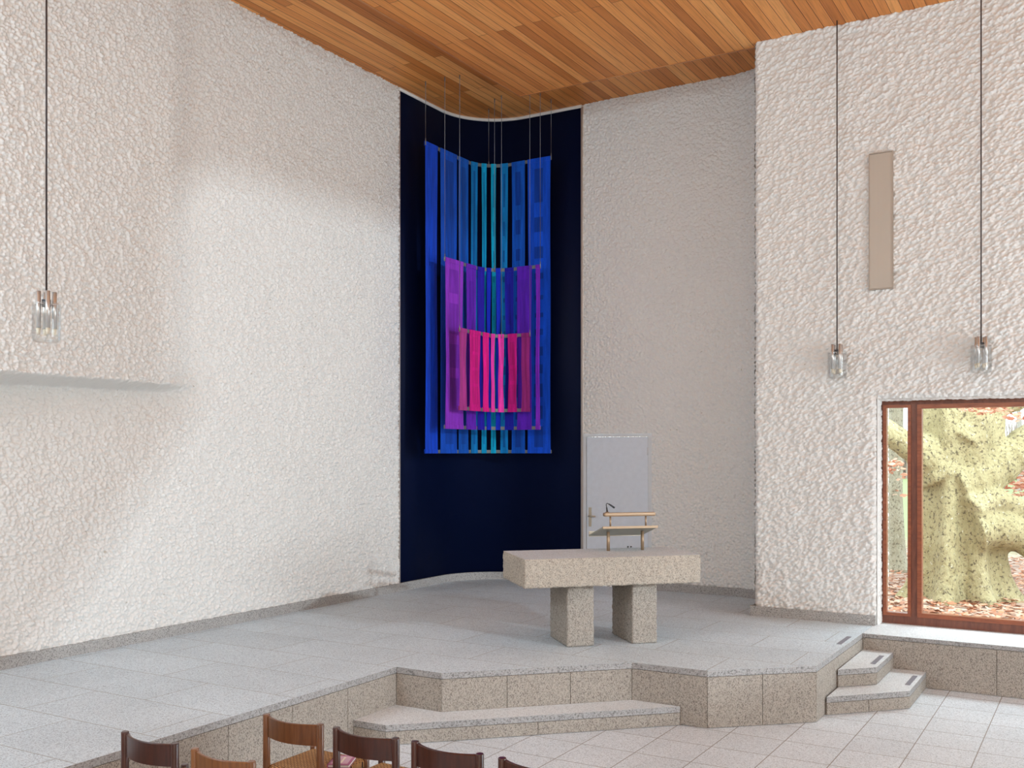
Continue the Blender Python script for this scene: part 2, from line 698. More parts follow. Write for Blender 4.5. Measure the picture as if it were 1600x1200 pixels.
# altar wall and its rounded return, with the door hole left open
g = Grid()
S = np.concatenate([np.arange(13.80, 16.9, RES), np.arange(16.9, 17.19, .02)])
SS, ZZ = np.meshgrid(S[:-1], Zv[:-1], indexing='ij')
dx0, dx1, dz1 = -6.215, -5.185, 2.55
s0, s1 = 12.8666 + dx0 + 7.13, 12.8666 + dx1 + 7.13
mask = (SS > s0) & (SS < s1 - RES) & (ZZ < dz1 - RES)
path_patch(g, S, Zv, lambda s, z: relief_spatter(s + 40, z + 3) * .9, mask)
g.build('wall_back', M['stucco'])['kind'] = 'structure'

# smooth wall behind the navy panel
g = Grid()
S = np.arange(10.45, 13.84, .04)
path_patch(g, S, np.array([ZS - .02, 3, ZC + .01]), lambda s, z: 0 * s - .002)
g.build('wall_back', M['smooth'])['kind'] = 'structure'

# window wall: front, end face, window reveal
WB = 11.04
WX0, WX1, WZ0, WZ1 = -2.10, 3.9, ZS, 2.862
g = Grid()
X = np.concatenate([np.arange(-3.40, .4, RES), np.arange(.4, 6.5, .05), [6.5]])
Zw = np.arange(ZS - .004, ZL + .02, RES)
XX, ZZ = np.meshgrid(X, Zw, indexing='ij')
o = relief_thrown(XX, ZZ)
ex = np.clip(1 - (XX + 3.40) / .05, 0, 1)
o = o - .04 * ex ** 2
# soft rounding towards the opening
dxo = np.maximum(WX0 - XX, XX - WX1)
dzo = ZZ - WZ1
dist = np.where((dxo > 0) & (dzo > 0), np.hypot(dxo, dzo), np.maximum(dxo, dzo))
o = o - .035 * np.clip(1 - dist / .05, 0, 1) ** 2
P = np.stack([XX, WB - o, ZZ], -1)
cx, cz = XX[:-1, :-1] + RES / 2, ZZ[:-1, :-1] + RES / 2
mask = (cx > WX0) & (cx < WX1) & (cz < WZ1)
g.patch(P, mask)
# end face towards the altar wall
Y = np.arange(WB + .025, WB + .56, RES)
YY, Z2 = np.meshgrid(Y, Zw, indexing='ij')
g.patch(np.stack([-3.40 - relief_thrown(YY, Z2) * .8 + .012, YY, Z2], -1))
# jamb and head of the window
Y = np.arange(WB + .02, WB + .56, RES)
Zj = np.arange(ZS - .02, WZ1 + .02, RES)
YY, Z2 = np.meshgrid(Y, Zj, indexing='ij')
g.patch(np.stack([WX0 + relief_thrown(YY + 5, Z2) * .5 * np.clip((YY - WB - .02) / .04, 0, 1) + .002, YY, Z2], -1))
Xh = np.concatenate([np.arange(WX0 - .01, .2, RES), np.arange(.2, WX1, .06), [WX1]])
XH, YH = np.meshgrid(Xh, Y, indexing='ij')
g.patch(np.stack([XH, YH, WZ1 - relief_thrown(XH, YH + 3) * .5 * np.clip((YH - WB - .02) / .04, 0, 1) - .002], -1))
g.build('wall_right', M['stucco'])['kind'] = 'structure'

# solid body behind the plaster skin
bm = bmesh.new()
y0, y1 = WB + .035, WB + .56
bx(bm, -3.385, WX0, y0, y1, ZS, ZC + .3)
bx(bm, WX1, 6.5, y0, y1, 0, ZC + .3)
bx(bm, WX0, WX1, y0, y1, WZ1, ZC + .3)
bx(bm, WX0 - .012, WX1, y0, y1, 0, ZS - .03)
from_bm('wall_right', bm, M['smooth'])['kind'] = 'structure'

# side wall with opening added to shape the left wall's light patch, rear wall
SX = 6.5


def through(b, z):
    t = (_S.x - SX) / (_S.x - AL)
    return (_S.y + t * (b - _S.y), _S.z + t * (z - _S.z))


arc = [(6.72, 4.3), (6.8, 4.75), (7.0, 5.05), (7.35, 5.22), (8.0, 5.27)]
hole = [through(*p) for p in [(5.0, .1), (5.59, .87), (7.22, 2.93), (6.72, 2.98)] + arc + [(12.6, 5.3), (12.6, -1.6), (5.0, -1.6)]]
outer = [(-4.0, 0), (WB, 0), (WB, ZC + .3), (-4.0, ZC + .3)]
bm = bmesh.new()
for xx in (SX, SX + .04):
    vv = [bm.verts.new((xx, p[0], p[1])) for p in outer + hole]
    for t in geometry.tessellate_polygon([[Vector((p[0], p[1], 0)) for p in outer], [Vector((p[0], p[1], 0)) for p in hole]]):
        bm.faces.new([vv[i] for i in t])
o = from_bm('wall_side', bm, M['smooth'], recalc=False)
o['kind'] = 'structure'
bm = bmesh.new()
bx(bm, AL - .3, 6.8, -4.3, -4.0, 0, ZC + .3)
from_bm('wall_rear', bm, M['smooth'])['kind'] = 'structure'

# floor and ceilings
bm = bmesh.new()
bx(bm, AL - .3, 6.8, -4.3, WB + .1, -.2, 0)
from_bm('floor', bm, M['floor'])['kind'] = 'structure'
bm = bmesh.new()
bx(bm, AL - .3, 6.8, -4.3, BB + .3, ZC, ZC + .2)
from_bm('ceiling', bm, M['planks_recess'])['kind'] = 'structure'
bm = bmesh.new()
bx(bm, -6.49, 6.8, -4.3, 11.13, ZL, ZC)
from_bm('ceiling', bm, M['planks'])['kind'] = 'structure'
# thin edging board round the lowered ceiling
bm = bmesh.new()
bx(bm, -6.515, 6.8, 11.13, 11.155, ZL - .006, ZC - .002)
bx(bm, -6.515, -6.49, -4.3, 11.13, ZL - .006, ZC - .002)
from_bm('trim_2', bm, mat_wood('cedar_edging', (.4, .14, .04), (.6, .24, .07), .5, (2, 2, 20), True))['kind'] = 'structure'


# skirting of granite
def skirt(name, S, t=.034, z0=ZS, h=.105):
    bm = bmesh.new()
    x, y, nx, ny = wall_path(S)
    prev = None
    for i in range(len(S)):
        a = bm.verts.new((x[i] - nx[i] * .02, y[i] - ny[i] * .02, z0))
        b = bm.verts.new((x[i] + nx[i] * (t + .012), y[i] + ny[i] * (t + .012), z0))
        c = bm.verts.new((x[i] + nx[i] * (t + .012), y[i] + ny[i] * (t + .012), z0 + h))
        d = bm.verts.new((x[i] - nx[i] * .02, y[i] - ny[i] * .02, z0 + h))
        cur = (a, b, c, d)
        if prev:
            for k in range(4):
                bm.faces.new((prev[k], prev[(k + 1) % 4], cur[(k + 1) % 4], cur[k]))
        else:
            bm.faces.new(cur)
        prev = cur
    bm.faces.new(prev[::-1])
    o = from_bm(name, bm, M['skirting'])
    o['kind'] = 'structure'


skirt('baseboard_left', np.array([-4, 4, 10.5]))
skirt('baseboard_back', np.array([10.5] + list(np.linspace(11.5, 12.8666, 16)) + [s0 - .01]))
skirt('baseboard_back', np.array([s1 + .01] + list(np.linspace(15.8466, 17.18, 14))))
bm = bmesh.new()
bx(bm, -3.445, WX0 - .005, WB - .048, WB + .56, ZS, ZS + .105)
from_bm('baseboard_right', bm, M['skirting'])['kind'] = 'structure'

# white plaster bead between the navy panel and the ceiling
bm = bmesh.new()
SSp = np.array([10.53, 11.0] + list(np.linspace(11.5, 12.8666, 20)) + [13.2, 13.77])
x, y, nx, ny = wall_path(SSp)
tube(bm, [(x[i] + nx[i] * .02, y[i] + ny[i] * .02, ZC - .018) for i in range(len(SSp))], .024, 8)
from_bm('trim_1', bm, M['smooth'])['kind'] = 'structure'

# ---------------------------------------------------------------- navy panel
pn = thing('wall_panel', (-7.5, 12.0, ZS + .105), 0,
           'tall navy blue painted panel curving round the corner behind the hangings', 'panel')


def strip_on_path(name, S, z0, z1, o0, o1, mat, parent, org):
    bm = bmesh.new()
    x, y, nx, ny = wall_path(np.array(S))
    prev = None
    for i in range(len(S)):
        cur = [bm.verts.new((x[i] + nx[i] * oo - org[0], y[i] + ny[i] * oo - org[1], zz - org[2]))
               for oo, zz in ((o0, z0), (o1, z0), (o1, z1), (o0, z1))]
        if prev:
            for k in range(4):
                f = bm.faces.new((prev[k], prev[(k + 1) % 4], cur[(k + 1) % 4], cur[k]))
                f.smooth = True
        else:
            bm.faces.new(cur)
        prev = cur
    bm.faces.new(prev[::-1])
    return from_bm(name, bm, mat, parent)


org = (-7.5, 12.0, ZS + .105)
strip_on_path('painted_board', [10.565, 11.0] + list(np.linspace(11.5, 12.8666, 30)) + [13.3, 13.755],
              ZS + .105, ZC - .035, 0, .014, M['navy'], pn, org)
strip_on_path('edge_strip', [10.54, 10.563], ZS + .105, ZC - .03, 0, .022, M['strip'], pn, org)
strip_on_path('edge_strip', [13.757, 13.79], ZS + .105, ZC - .03, 0, .022, M['strip'], pn, org)

# ---------------------------------------------------------------- door
dr = thing('door_1', (-5.7, BB, ZS), 0, kind='structure')
bm = bmesh.new()
bx(bm, -.515, -.463, -.012, .12, 0, 2.07)
bx(bm, .452, .515, -.012, .12, 0, 2.07)
bx(bm, -.463, .452, -.012, .12, 2.027, 2.07)
from_bm('door_frame', bm, M['door_frame'], dr)
leaf = box_obj('door_leaf', -.457, .446, .0, .045, .006, 2.021, M['door'], dr, .004)
bm = bmesh.new()
bx(bm, -.425, -.385, -.012, .0, .80, 1.06, 0, .003)
from_bm('key_plate', bm, M['bronze'], dr)
bm = bmesh.new()
tube(bm, [(-.405, -.01, .945), (-.405, -.055, .945), (-.395, -.062, .945), (-.30, -.062, .945)], .0095, 10)
from_bm('door_handle', bm, M['bronze'], dr)
tube_obj('hinge', [(.449, -.012, 1.78), (.449, -.012, 1.88)], .009, M['door_frame'], dr)
tube_obj('hinge', [(.449, -.012, .3), (.449, -.012, .4)], .009, M['door_frame'], dr)

# ---------------------------------------------------------------- window
wn = thing('window_1', (WX0, WB + .24, ZS), 0, kind='structure')
FW = WX1 - WX0
FH = WZ1 - ZS


def frame_bm(x0, x1, z0, z1, w, y0, y1, wb=None):
    bm = bmesh.new()
    wb = wb or w
    bx(bm, x0, x0 + w, y0, y1, z0, z1)
    bx(bm, x1 - w, x1, y0, y1, z0, z1)
    bx(bm, x0 + w, x1 - w, y0, y1, z1 - w, z1)
    bx(bm, x0 + w, x1 - w, y0, y1, z0, z0 + wb)
    return bm


# outer frame: posts, head and sill rail
bm = bmesh.new()
bx(bm, -.02, .03, -.03, .08, .0, FH + .01)
bx(bm, FW - .03, FW + .02, -.03, .08, .0, FH + .01)
bx(bm, .03, FW - .03, -.03, .08, FH - .06, FH + .01)
bx(bm, .03, FW - .03, -.03, .08, .0, .085)
bx(bm, .308, .37, -.03, .08, .085, FH - .06)
from_bm('window_frame', bm, M['window_wood_dark'], wn)
sashes = [(.03, .308), (.37, 2.1), (2.16, FW - .03)]
for i, (a, b) in enumerate(sashes):
    w = .032 if i == 0 else .045
    f = from_bm('sash', frame_bm(a + (.0 if i else -.0), b, .085, FH - .06, w, -.045, .05), M['window_wood'], wn)
    box_obj('pane', a + w * .8, b - w * .8, 0.002, .008, .085 + w * .8, FH - .06 - w * .8, M['glass'], f)
bm = bmesh.new()
bx(bm, 2.10, 2.16, -.03, .08, .085, FH - .06)
from_bm('mullion', bm, M['window_wood_dark'], wn)

# ---------------------------------------------------------------- platform and steps
PX, PY = -2.15, 8.66
front = [(-5.195, -3.9), (-5.195, 6.822), (-4.73, 6.822), (-3.548, 8.0), (-2.872, 8.02), (-2.14, 8.68), (-2.128, 10.49)]
_px, _py, _, _ = wall_path(np.array(list(np.linspace(17.17, 15.8466, 8)) + list(np.linspace(12.8666, 11.5, 12)) + [-3.9]))
poly = front + [(-2.128, WB - .01), (-3.31, WB - .01)] + list(zip(_px.tolist(), _py.tolist()))


def offset_poly_line(pts, d):
    """shift an open polyline to its right-hand side normal by d (negative = inward)"""
    out = []
    n = len(pts)
    for i in range(n):
        ds = []
        if i > 0:
            e = Vector(pts[i]) - Vector(pts[i - 1])
            e = Vector((e.x, e.y)).normalized()
            ds.append(Vector((e.y, -e.x)))
        if i < n - 1:
            e = Vector(pts[i + 1]) - Vector(pts[i])
            e = Vector((e.x, e.y)).normalized()
            ds.append(Vector((e.y, -e.x)))
        if len(ds) == 2:
            m = (ds[0] + ds[1]).normalized()
            m /= max(.3, m.dot(ds[0]))
        else:
            m = ds[0]
        out.append((pts[i][0] + m.x * d, pts[i][1] + m.y * d))
    return out


def facing(bm, pts, z0, z1, t, panel, mi=0, gap=.005):
    """upright facing slabs along an open polyline; t is their thickness, outward to the right"""
    for p, q in zip(pts, pts[1:]):
        p, q = Vector(p), Vector(q)
        L = (q - p).length
        e = (q - p) / L
        nrm = Vector((e.y, -e.x))
        k = max(1, round(L / panel))
        for i in range(k):
            a = p + e * (L * i / k + gap / 2)
            b = p + e * (L * (i + 1) / k - gap / 2)
            c = [a, b, b - nrm * t, a - nrm * t]
            lo = [bm.verts.new((v.x, v.y, z0)) for v in c]
            hi = [bm.verts.new((v.x, v.y, z1)) for v in c]
            bm.faces.new(hi).material_index = mi
            bm.faces.new(lo[::-1]).material_index = mi
            for j in range(4):
                bm.faces.new((lo[j], lo[(j + 1) % 4], hi[(j + 1) % 4], hi[j])).material_index = mi


def block(root, pts, poly, z0, z1, panel, top_mat, org, grips=(), band=.05, face_mat=None):
    """pts: visible edge (outside to the right), poly: full outline"""
    fm = face_mat or M['face']
    ox, oy, oz = org
    inner_pts = offset_poly_line(pts, -.02)
    npts = len(pts)
    core_poly = [(p[0] - ox, p[1] - oy) for p in (inner_pts + list(poly[npts:]))]
    top_poly = [(p[0] - ox, p[1] - oy) for p in poly]
    loc = [(p[0] - ox, p[1] - oy) for p in pts]
    bm = bmesh.new()
    prism(bm, core_poly, z0 - oz, z1 - band - oz)
    from_bm('core', bm, M['core'], root)
    bm = bmesh.new()
    facing(bm, loc, z0 - oz + .004, z1 - band - .004 - oz, .03, panel)
    from_bm('riser', bm, fm, root)
    bm = bmesh.new()
    prism(bm, top_poly, z1 - band - oz, z1 - oz, 0, 1)
    from_bm('tread', bm, [top_mat, M['band']], root)
    for gx, gy, gl, ang in grips:
        bm = bmesh.new()
        bx(bm, -.022, .022, -gl / 2, gl / 2, 0, .003)
        s = from_bm('grip_strip', bm, M['grip'], root)
        s.location = (gx - ox, gy - oy, z1 - oz)
        s.rotation_euler = (0, 0, ang)


O_ = (-4.0, 9.0, 0)
t = thing('altar_platform', O_, 0, 'raised granite altar platform with angled front edge beneath the altar', 'platform')
block(t, front, poly, 0, ZS, .62, M['platform'], O_, [(-2.2, 9.99, .45, 0)])

O_ = (-4.1, 7.0, 0)
t = thing('stone_step', O_, 0, 'long low granite step with slanted left corner in front of the platform', 'step')
fr = [(-5.193, 6.255), (-4.875, 6.265), (-3.105, 7.995)]
block(t, fr, fr + [(-3.54, 7.998), (-4.728, 6.818), (-5.193, 6.818)], 0, .16, 1.2, M['step_top'], O_)

O_ = (-1.85, 9.8, 0)
t = thing('stone_step', O_, 0, 'lower and wider granite step beside the window ledge', 'step', 'corner steps')
fr = [(-2.12, 8.955), (-1.535, 9.562), (-1.532, 10.47)]
block(t, fr, fr + [(-2.12, 10.47)], 0, .16, .46, M['step_top'], O_, [(-1.592, 10.01, .44, 0)])
O_ = (-1.97, 10.0, .16)
t = thing('stone_step', O_, 0, 'small upper granite step resting on the wider step by the window ledge', 'step', 'corner steps')
fr = [(-2.12, 9.375), (-1.837, 9.665), (-1.834, 10.47)]
block(t, fr, fr + [(-2.12, 10.47)], .16, .32, .6, M['step_top'], O_, [(-1.897, 10.01, .44, 0)])

O_ = (0, 10.8, 0)
t = thing('window_ledge', O_, 0, 'long granite bench ledge running below the garden window', 'ledge')
fr = [(-2.126, 10.475), (6.4, 10.475)]
block(t, fr, [fr[0], fr[1], (6.4, WB + .55), (WX0 - .02, WB + .55), (WX0 - .02, WB - .02), (-2.126, WB - .02)],
      0, ZS, 1.28, M['step_top'], O_, band=.04)

# ---------------------------------------------------------------- altar


def rough_box(name, x0, x1, y0, y1, z0, z1, mat, parent, amp=.004, res=.016, top_smooth=False, r=.006, mat_top=None):
    vd = {}
    bm = bmesh.new()
    nx, ny, nz = [max(2, round((b - a) / res)) for a, b in ((x0, x1), (y0, y1), (z0, z1))]

    def gv(i, j, k):
        key = (i, j, k)
        if key in vd:
            return vd[key]
        p = Vector((x0 + (x1 - x0) * i / nx, y0 + (y1 - y0) * j / ny, z0 + (z1 - z0) * k / nz))
        nrm = Vector(((i == nx) - (i == 0), (j == ny) - (j == 0), (k == nz) - (k == 0)))
        cnt = sum(1 for q in nrm if q)
        nn = nrm.normalized()
        if top_smooth and k == nz:
            nn = Vector((nrm.x, nrm.y, 0)) * (.8 if cnt > 1 else 0)
        h = noise.noise(p * 38) * amp + noise.noise(p * 75) * amp * .6
        if cnt > 1:
            h = h * .8 - r
            if top_smooth and k == nz:
                h = h * .5
        vd[key] = bm.verts.new(p + nn * h)
        return vd[key]

    def face(a, b, c, d, mi=0):
        f = bm.faces.new((a, b, c, d))
        f.smooth = True
        f.material_index = mi
    for i in range(nx):
        for j in range(ny):
            face(gv(i, j, 0), gv(i, j + 1, 0), gv(i + 1, j + 1, 0), gv(i + 1, j, 0))
            face(gv(i, j, nz), gv(i + 1, j, nz), gv(i + 1, j + 1, nz), gv(i, j + 1, nz), 1 if mat_top else 0)
    for i in range(nx):
        for k in range(nz):
            face(gv(i, 0, k), gv(i + 1, 0, k), gv(i + 1, 0, k + 1), gv(i, 0, k + 1))
            face(gv(i, ny, k), gv(i, ny, k + 1), gv(i + 1, ny, k + 1), gv(i + 1, ny, k))
    for j in range(ny):
        for k in range(nz):
            face(gv(0, j, k), gv(0, j, k + 1), gv(0, j + 1, k + 1), gv(0, j + 1, k))
            face(gv(nx, j, k), gv(nx, j + 1, k), gv(nx, j + 1, k + 1), gv(nx, j, k + 1))
    return from_bm(name, bm, [mat, mat_top] if mat_top else mat, parent, recalc=False)


R2 = math.sqrt(.5)


def UV(u, v, z=0):
    return (R2 * (u - v), R2 * (u + v), z)


AU, AV = 3.23, 9.228
alt = thing('altar', UV(AU, AV, ZS), PI / 4,
            'massive rough granite altar table with one slab on two short piers', 'altar')
rough_box('tabletop', -.87, .865, -.415, .412, .58, .845, M['altar'], alt, .012, .014, True, .004, M['altar_top'])
rough_box('leg', -.425, -.158, -.285, .278, 0, .582, M['face'], alt, .009, .016)
rough_box('leg', .222, .475, -.285, .278, 0, .582, M['face'], alt, .009, .016)
ZA = ZS + .845

# ---------------------------------------------------------------- lectern on the altar
lu, lv = 3.55, 9.385
lec = thing('lectern', UV(lu, lv, ZA), PI / 4, 'low brass table lectern with tilted reading desk standing on the altar', 'lectern')
tube_obj('post', [(-.18, 0, 0), (-.18, 0, .19)], .0165, M['brass'], lec, 16)
tube_obj('post', [(.18, 0, 0), (.18, 0, .19)], .0165, M['brass'], lec, 16)
bm = bmesh.new()
yb, zb, yt, zt = .27, .125, -.145, .235     # far low edge, near high edge
for (ya, za, yc, zc) in ((yt, zt, yb, zb),):
    vs = []
    for x in (-.29, .285):
        vs.append([bm.verts.new((x, ya, za)), bm.verts.new((x, yc, zc)), bm.verts.new((x, yc, zc + .014)), bm.verts.new((x, ya, za + .014))])
    for k in range(4):
        bm.faces.new((vs[0][k], vs[0][(k + 1) % 4], vs[1][(k + 1) % 4], vs[1][k]))
    bm.faces.new(vs[0])
    bm.faces.new(vs[1][::-1])
desk = from_bm('reading_desk', bm, M['desk'], lec)
bm = bmesh.new()
bx(bm, -.29, .285, yt - .006, yt + .004, zt - .006, zt + .018, 0, .002)
from_bm('front_edge', bm, M['brass'], desk)
bm = bmesh.new()
bx(bm, -.29, .285, yb - .004, yb + .01, zb - .004, zb + .05, 0, .002)
from_bm('book_stop', bm, M['bronze'], desk)
tube_obj('rail_post', [(-.2, yt + .03, zt), (-.2, yt + .03, zt + .115)], .009, M['brass'], lec)
tube_obj('rail_post', [(.17, yt + .03, zt), (.17, yt + .03, zt + .115)], .009, M['brass'], lec)
bm = bmesh.new()
bx(bm, -.27, .265, yt + .0, yt + .062, zt + .112, zt + .150, 0, .014)
from_bm('top_rail', bm, M['brass'], lec)
mx_ = thing('microphone', UV(lu - .232, lv + yt + .03, ZA + zt + .152), PI / 4,
            'small black gooseneck microphone on the top rail of the lectern', 'microphone')
tube_obj('base', [(0, 0, 0), (0, 0, .006)], .02, M['brass'], mx_)
tube_obj('holder', [(0, 0, .005), (-.006, 0, .05)], [.009, .0065], M['black'], mx_, 10)
tube_obj('gooseneck', [(-.006, 0, .05), (-.011, 0, .075), (-.006, .003, .086), (.006, .006, .088), (.02, .008, .08)], .0042, M['black'], mx_, 8)
tube_obj('microphone_head', [(.018, .008, .082), (.045, .01, .066), (.075, .012, .046), (.08, .012, .042)], [.006, .0085, .01, .006], M['black'], mx_, 12)
for k, du in enumerate((0, .032)):
    p = UV(lu + .1 + du, lv + .19, ZA)
    s = thing('cable_socket', p, PI / 4, 'tiny %s dark stud at the back edge of the altar top' % ('left' if k == 0 else 'right'), 'stud', 'studs on the altar')
    bm = bmesh.new()
    tube(bm, [(0, 0, 0), (0, 0, .012)], .005, 8)
    from_bm('stem', bm, M['steel'], s)
    bm = bmesh.new()
    tube(bm, [(0, 0, .01), (0, 0, .022)], .009, 10)
    from_bm('cap', bm, M['black'], s)


# ---------------------------------------------------------------- hangings
def rounded(p0, c, p1, r):
    p0, c, p1 = Vector(p0), Vector(c), Vector(p1)
    d0 = (c - p0).normalized()
    d1 = (p1 - c).normalized()
    L0 = (c - p0).length - r
    L1 = (p1 - c).length - r
    La = r * PI / 2

    def f(s):
        if s < L0:
            p, tn = p0 + d0 * s, d0
        elif s < L0 + La:
            t = (s - L0) / r
            p = c - d0 * r + d1 * r - d1 * r * math.cos(t) + d0 * r * math.sin(t)
            tn = d0 * math.cos(t) + d1 * math.sin(t)
        else:
            p, tn = c + d1 * (r + s - L0 - La), d1
        return p, Vector((tn.y, -tn.x))     # point, normal towards the room
    return f, L0 + La + L1


def darker(c, k):
    return tuple(x * k for x in c)


def hanging(label, pathargs, z_top, z_bot, strips, cols, patches, cables, cable_top):
    f, L = rounded(*pathargs)
    c0 = f(L / 2)[0]
    ox, oy, oz = c0.x, c0.y, z_bot
    root = thing('tapestry', (ox, oy, oz), 0, label, 'wall hanging', 'textile hangings in front of the navy panel')

    def pt(s, off, z):
        p, n = f(min(max(s, 0), L))
        return (p.x + n.x * off - ox, p.y + n.y * off - oy, z - oz)
    for z in (z_top - .02, z_bot + .02):
        bm = bmesh.new()
        k = 60
        prev = None
        for i in range(k + 1):
            s = -0.0 + L * i / k
            cur = [bm.verts.new(pt(s, o, zz)) for o, zz in ((-.004, z - .022), (.004, z - .022), (.004, z + .022), (-.004, z + .022))]
            if prev:
                for q in range(4):
                    bm.faces.new((prev[q], prev[(q + 1) % 4], cur[(q + 1) % 4], cur[q]))
            else:
                bm.faces.new(cur)
            prev = cur
        bm.faces.new(prev[::-1])
        from_bm('rod', bm, M['rod'], root)
    for i, ((s0, s1), col) in enumerate(zip(strips, cols)):
        mat = mat_cloth('cloth_%s' % random.random(), col)
        g_ = Grid()
        ns = max(5, int((s1 - s0) / .018))
        nz = 60
        arr = {}
        for side in (1, -1):
            P = np.zeros((ns + 1, nz + 1, 3))
            for a in range(ns + 1):
                for b in range(nz + 1):
                    q = a / ns
                    zf = b / nz
                    mid = math.sin(PI * zf)
                    w = (s1 - s0)
                    s = s0 + w * q
                    s += (.006 * math.sin(zf * 7 + i * 2.1) + (.5 - q) * .016) * mid
                    off = .007 + .006 * mid * math.sin(q * 9 + i + zf * 3) * min(1, w / .15)
                    P[a, b] = pt(s, side * .0022 + (off if True else 0), z_bot + (z_top - z_bot) * zf)
            arr[side] = P
        g_.patch(arr[1])
        g_.patch(arr[-1])
        # selvedge
        for a in (0, ns):
            g_.patch(np.stack([arr[1][a], arr[-1][a]], 0))
        for b in (0, nz):
            g_.patch(np.stack([arr[1][:, b], arr[-1][:, b]], 0))
        cl = g_.build('cloth_strip', mat, root)
        # hems wrapped round the two rods
        for z0_, z1_ in ((z_top - .05, z_top + .004), (z_bot - .004, z_bot + .05)):
            hm = bmesh.new()
            prev = None
            kk = max(3, int((s1 - s0) / .03))
            for a in range(kk + 1):
                s = s0 + (s1 - s0) * a / kk
                cur = [hm.verts.new(pt(s, o, zz)) for o, zz in ((-.009, z0_), (.015, z0_), (.015, z1_), (-.009, z1_))]
                if prev:
                    for q in range(4):
                        hm.faces.new((prev[q], prev[(q + 1) % 4], cur[(q + 1) % 4], cur[q]))
                else:
                    hm.faces.new(cur)
                prev = cur
            hm.faces.new(prev[::-1])
            from_bm('hem', hm, mat, cl)
        pc = patches.get(i)
        if pc:
            q0, q1, pcol, zs_ = pc
            pm = mat_cloth('patch_%s' % random.random(), pcol)
            for (za, zb_) in zs_:
                bm = bmesh.new()
                prev = None
                steps = 14
                for b in range(steps + 1):
                    zf = za + (zb_ - za) * b / steps
                    mid = math.sin(PI * zf)
                    row = []
                    for a in range(5):
                        q = q0 + (q1 - q0) * a / 4
                        w = (s1 - s0)
                        s = s0 + w * q + (.006 * math.sin(zf * 7 + i * 2.1) + (.5 - q) * .016) * mid
                        off = .007 + .006 * mid * math.sin(q * 9 + i + zf * 3) * min(1, w / .15)
                        row.append(bm.verts.new(pt(s, off + .0045, z_bot + (z_top - z_bot) * zf)))
                    if prev:
                        for a in range(4):
                            bm.faces.new((prev[a], prev[a + 1], row[a + 1], row[a]))
                    prev = row
                from_bm('woven_patch', bm, pm, cl)
    for s in cables:
        p = pt(s, .012, z_top - .03)
        bm = bmesh.new()
        zt_ = cable_top - oz
        tube(bm, [(p[0], p[1], zz) for zz in (p[2] - .02, p[2] + .068, p[2] + .07, zt_ - .052, zt_ - .05, zt_)],
             [.007, .007, .0032, .0032, .007, .007], 6)
        from_bm('cable', bm, M['wire'], root)
    return root


SEQ = [(.02, .09), (.115, .16), (.19, .235), (.27, .3), (.33, .36), (.4, .42), (.46, .475), (.52, .535), (.59, .61), (.66, .70), (.75, .80), (.85, .965)]
LONG = [(.03, .22), (.24, .4), (.43, .58), (.62, .97)]
hanging('largest blue hanging of nine upright strips, hindmost and widest of the three',
        ((-7.57, 10.54), (-7.57, 11.95), (-6.48, 11.95), .45), 6.30, 2.285,
        [(0.0, 0.276), (0.342, 0.727), (0.774, 1.007), (1.065, 1.178), (1.24, 1.314), (1.377, 1.449), (1.512, 1.624), (1.685, 1.895), (1.94, 2.295)],
        [(.003, .06, .6), (.004, .085, .56), (.004, .10, .5), (.004, .19, .5), (.003, .3, .55), (.003, .36, .58),
         (.004, .2, .52), (.004, .09, .5), (.004, .075, .6)],
        {1: (.3, .78, (.003, .06, .4), LONG), 2: (.25, .7, (.003, .07, .38), LONG), 3: (.35, .65, (.003, .11, .36), LONG),
         4: (.33, .67, (.003, .2, .43), LONG), 5: (.36, .64, (.003, .24, .45), SEQ), 6: (.35, .65, (.003, .11, .36), SEQ),
         7: (.28, .68, (.003, .05, .33), SEQ), 8: (.3, .68, (.003, .045, .33), SEQ)},
        [0.0, 1.345, 2.307], ZC)
hanging('middle hanging of purple and violet blue strips in front of the blue one',
        ((-7.27, 10.54), (-7.27, 11.63), (-6.47, 11.63), .35), 4.78, 2.60,
        [(0.02, 0.431), (0.507, 0.74), (0.776, 0.903), (0.937, 1.002), (1.067, 1.133), (1.194, 1.328), (1.383, 1.606), (1.669, 1.735)],
        [(.28, .035, .55), (.14, .015, .46), (.02, .01, .36), (.006, .02, .44), (.006, .025, .46), (.012, .012, .34), (.1, .012, .42), (.19, .02, .48)],
        {0: (.22, .7, (.2, .025, .44), [(.1, .3), (.36, .5), (.56, .74), (.8, .94)]), 1: (.25, .75, (.11, .012, .4), [(.1, .9)]),
         5: (.25, .7, (.012, .008, .28), [(.1, .35), (.4, .6), (.65, .9)]), 6: (.2, .8, (.085, .012, .38), [(.08, .92)])},
        [0.0, 1.05, 1.74], ZC)
hanging('smallest hanging of pink and magenta strips, foremost of the three',
        ((-7.07, 10.58), (-7.07, 11.51), (-6.56, 11.51), .18), 3.87, 2.835,
        [(0.0, 0.17), (0.238, 0.49), (0.56, 0.702), (0.758, 0.83), (0.882, 0.964), (1.023, 1.162), (1.231, 1.363)],
        [(.42, .04, .25), (.68, .008, .24), (.8, .01, .26), (.95, .05, .42), (.85, .045, .4), (.5, .008, .2), (.25, .018, .16)],
        {1: (.25, .78, (.6, .008, .21), [(.08, .3), (.34, .5), (.54, .7), (.74, .92)]), 4: (.2, .8, (.75, .05, .38), [(.1, .25), (.28, .4), (.44, .56), (.6, .9)]),
         5: (.2, .8, (.42, .008, .17), [(.1, .35), (.4, .55), (.6, .9)])},
        [0.0, 0.93, 1.363], ZC)

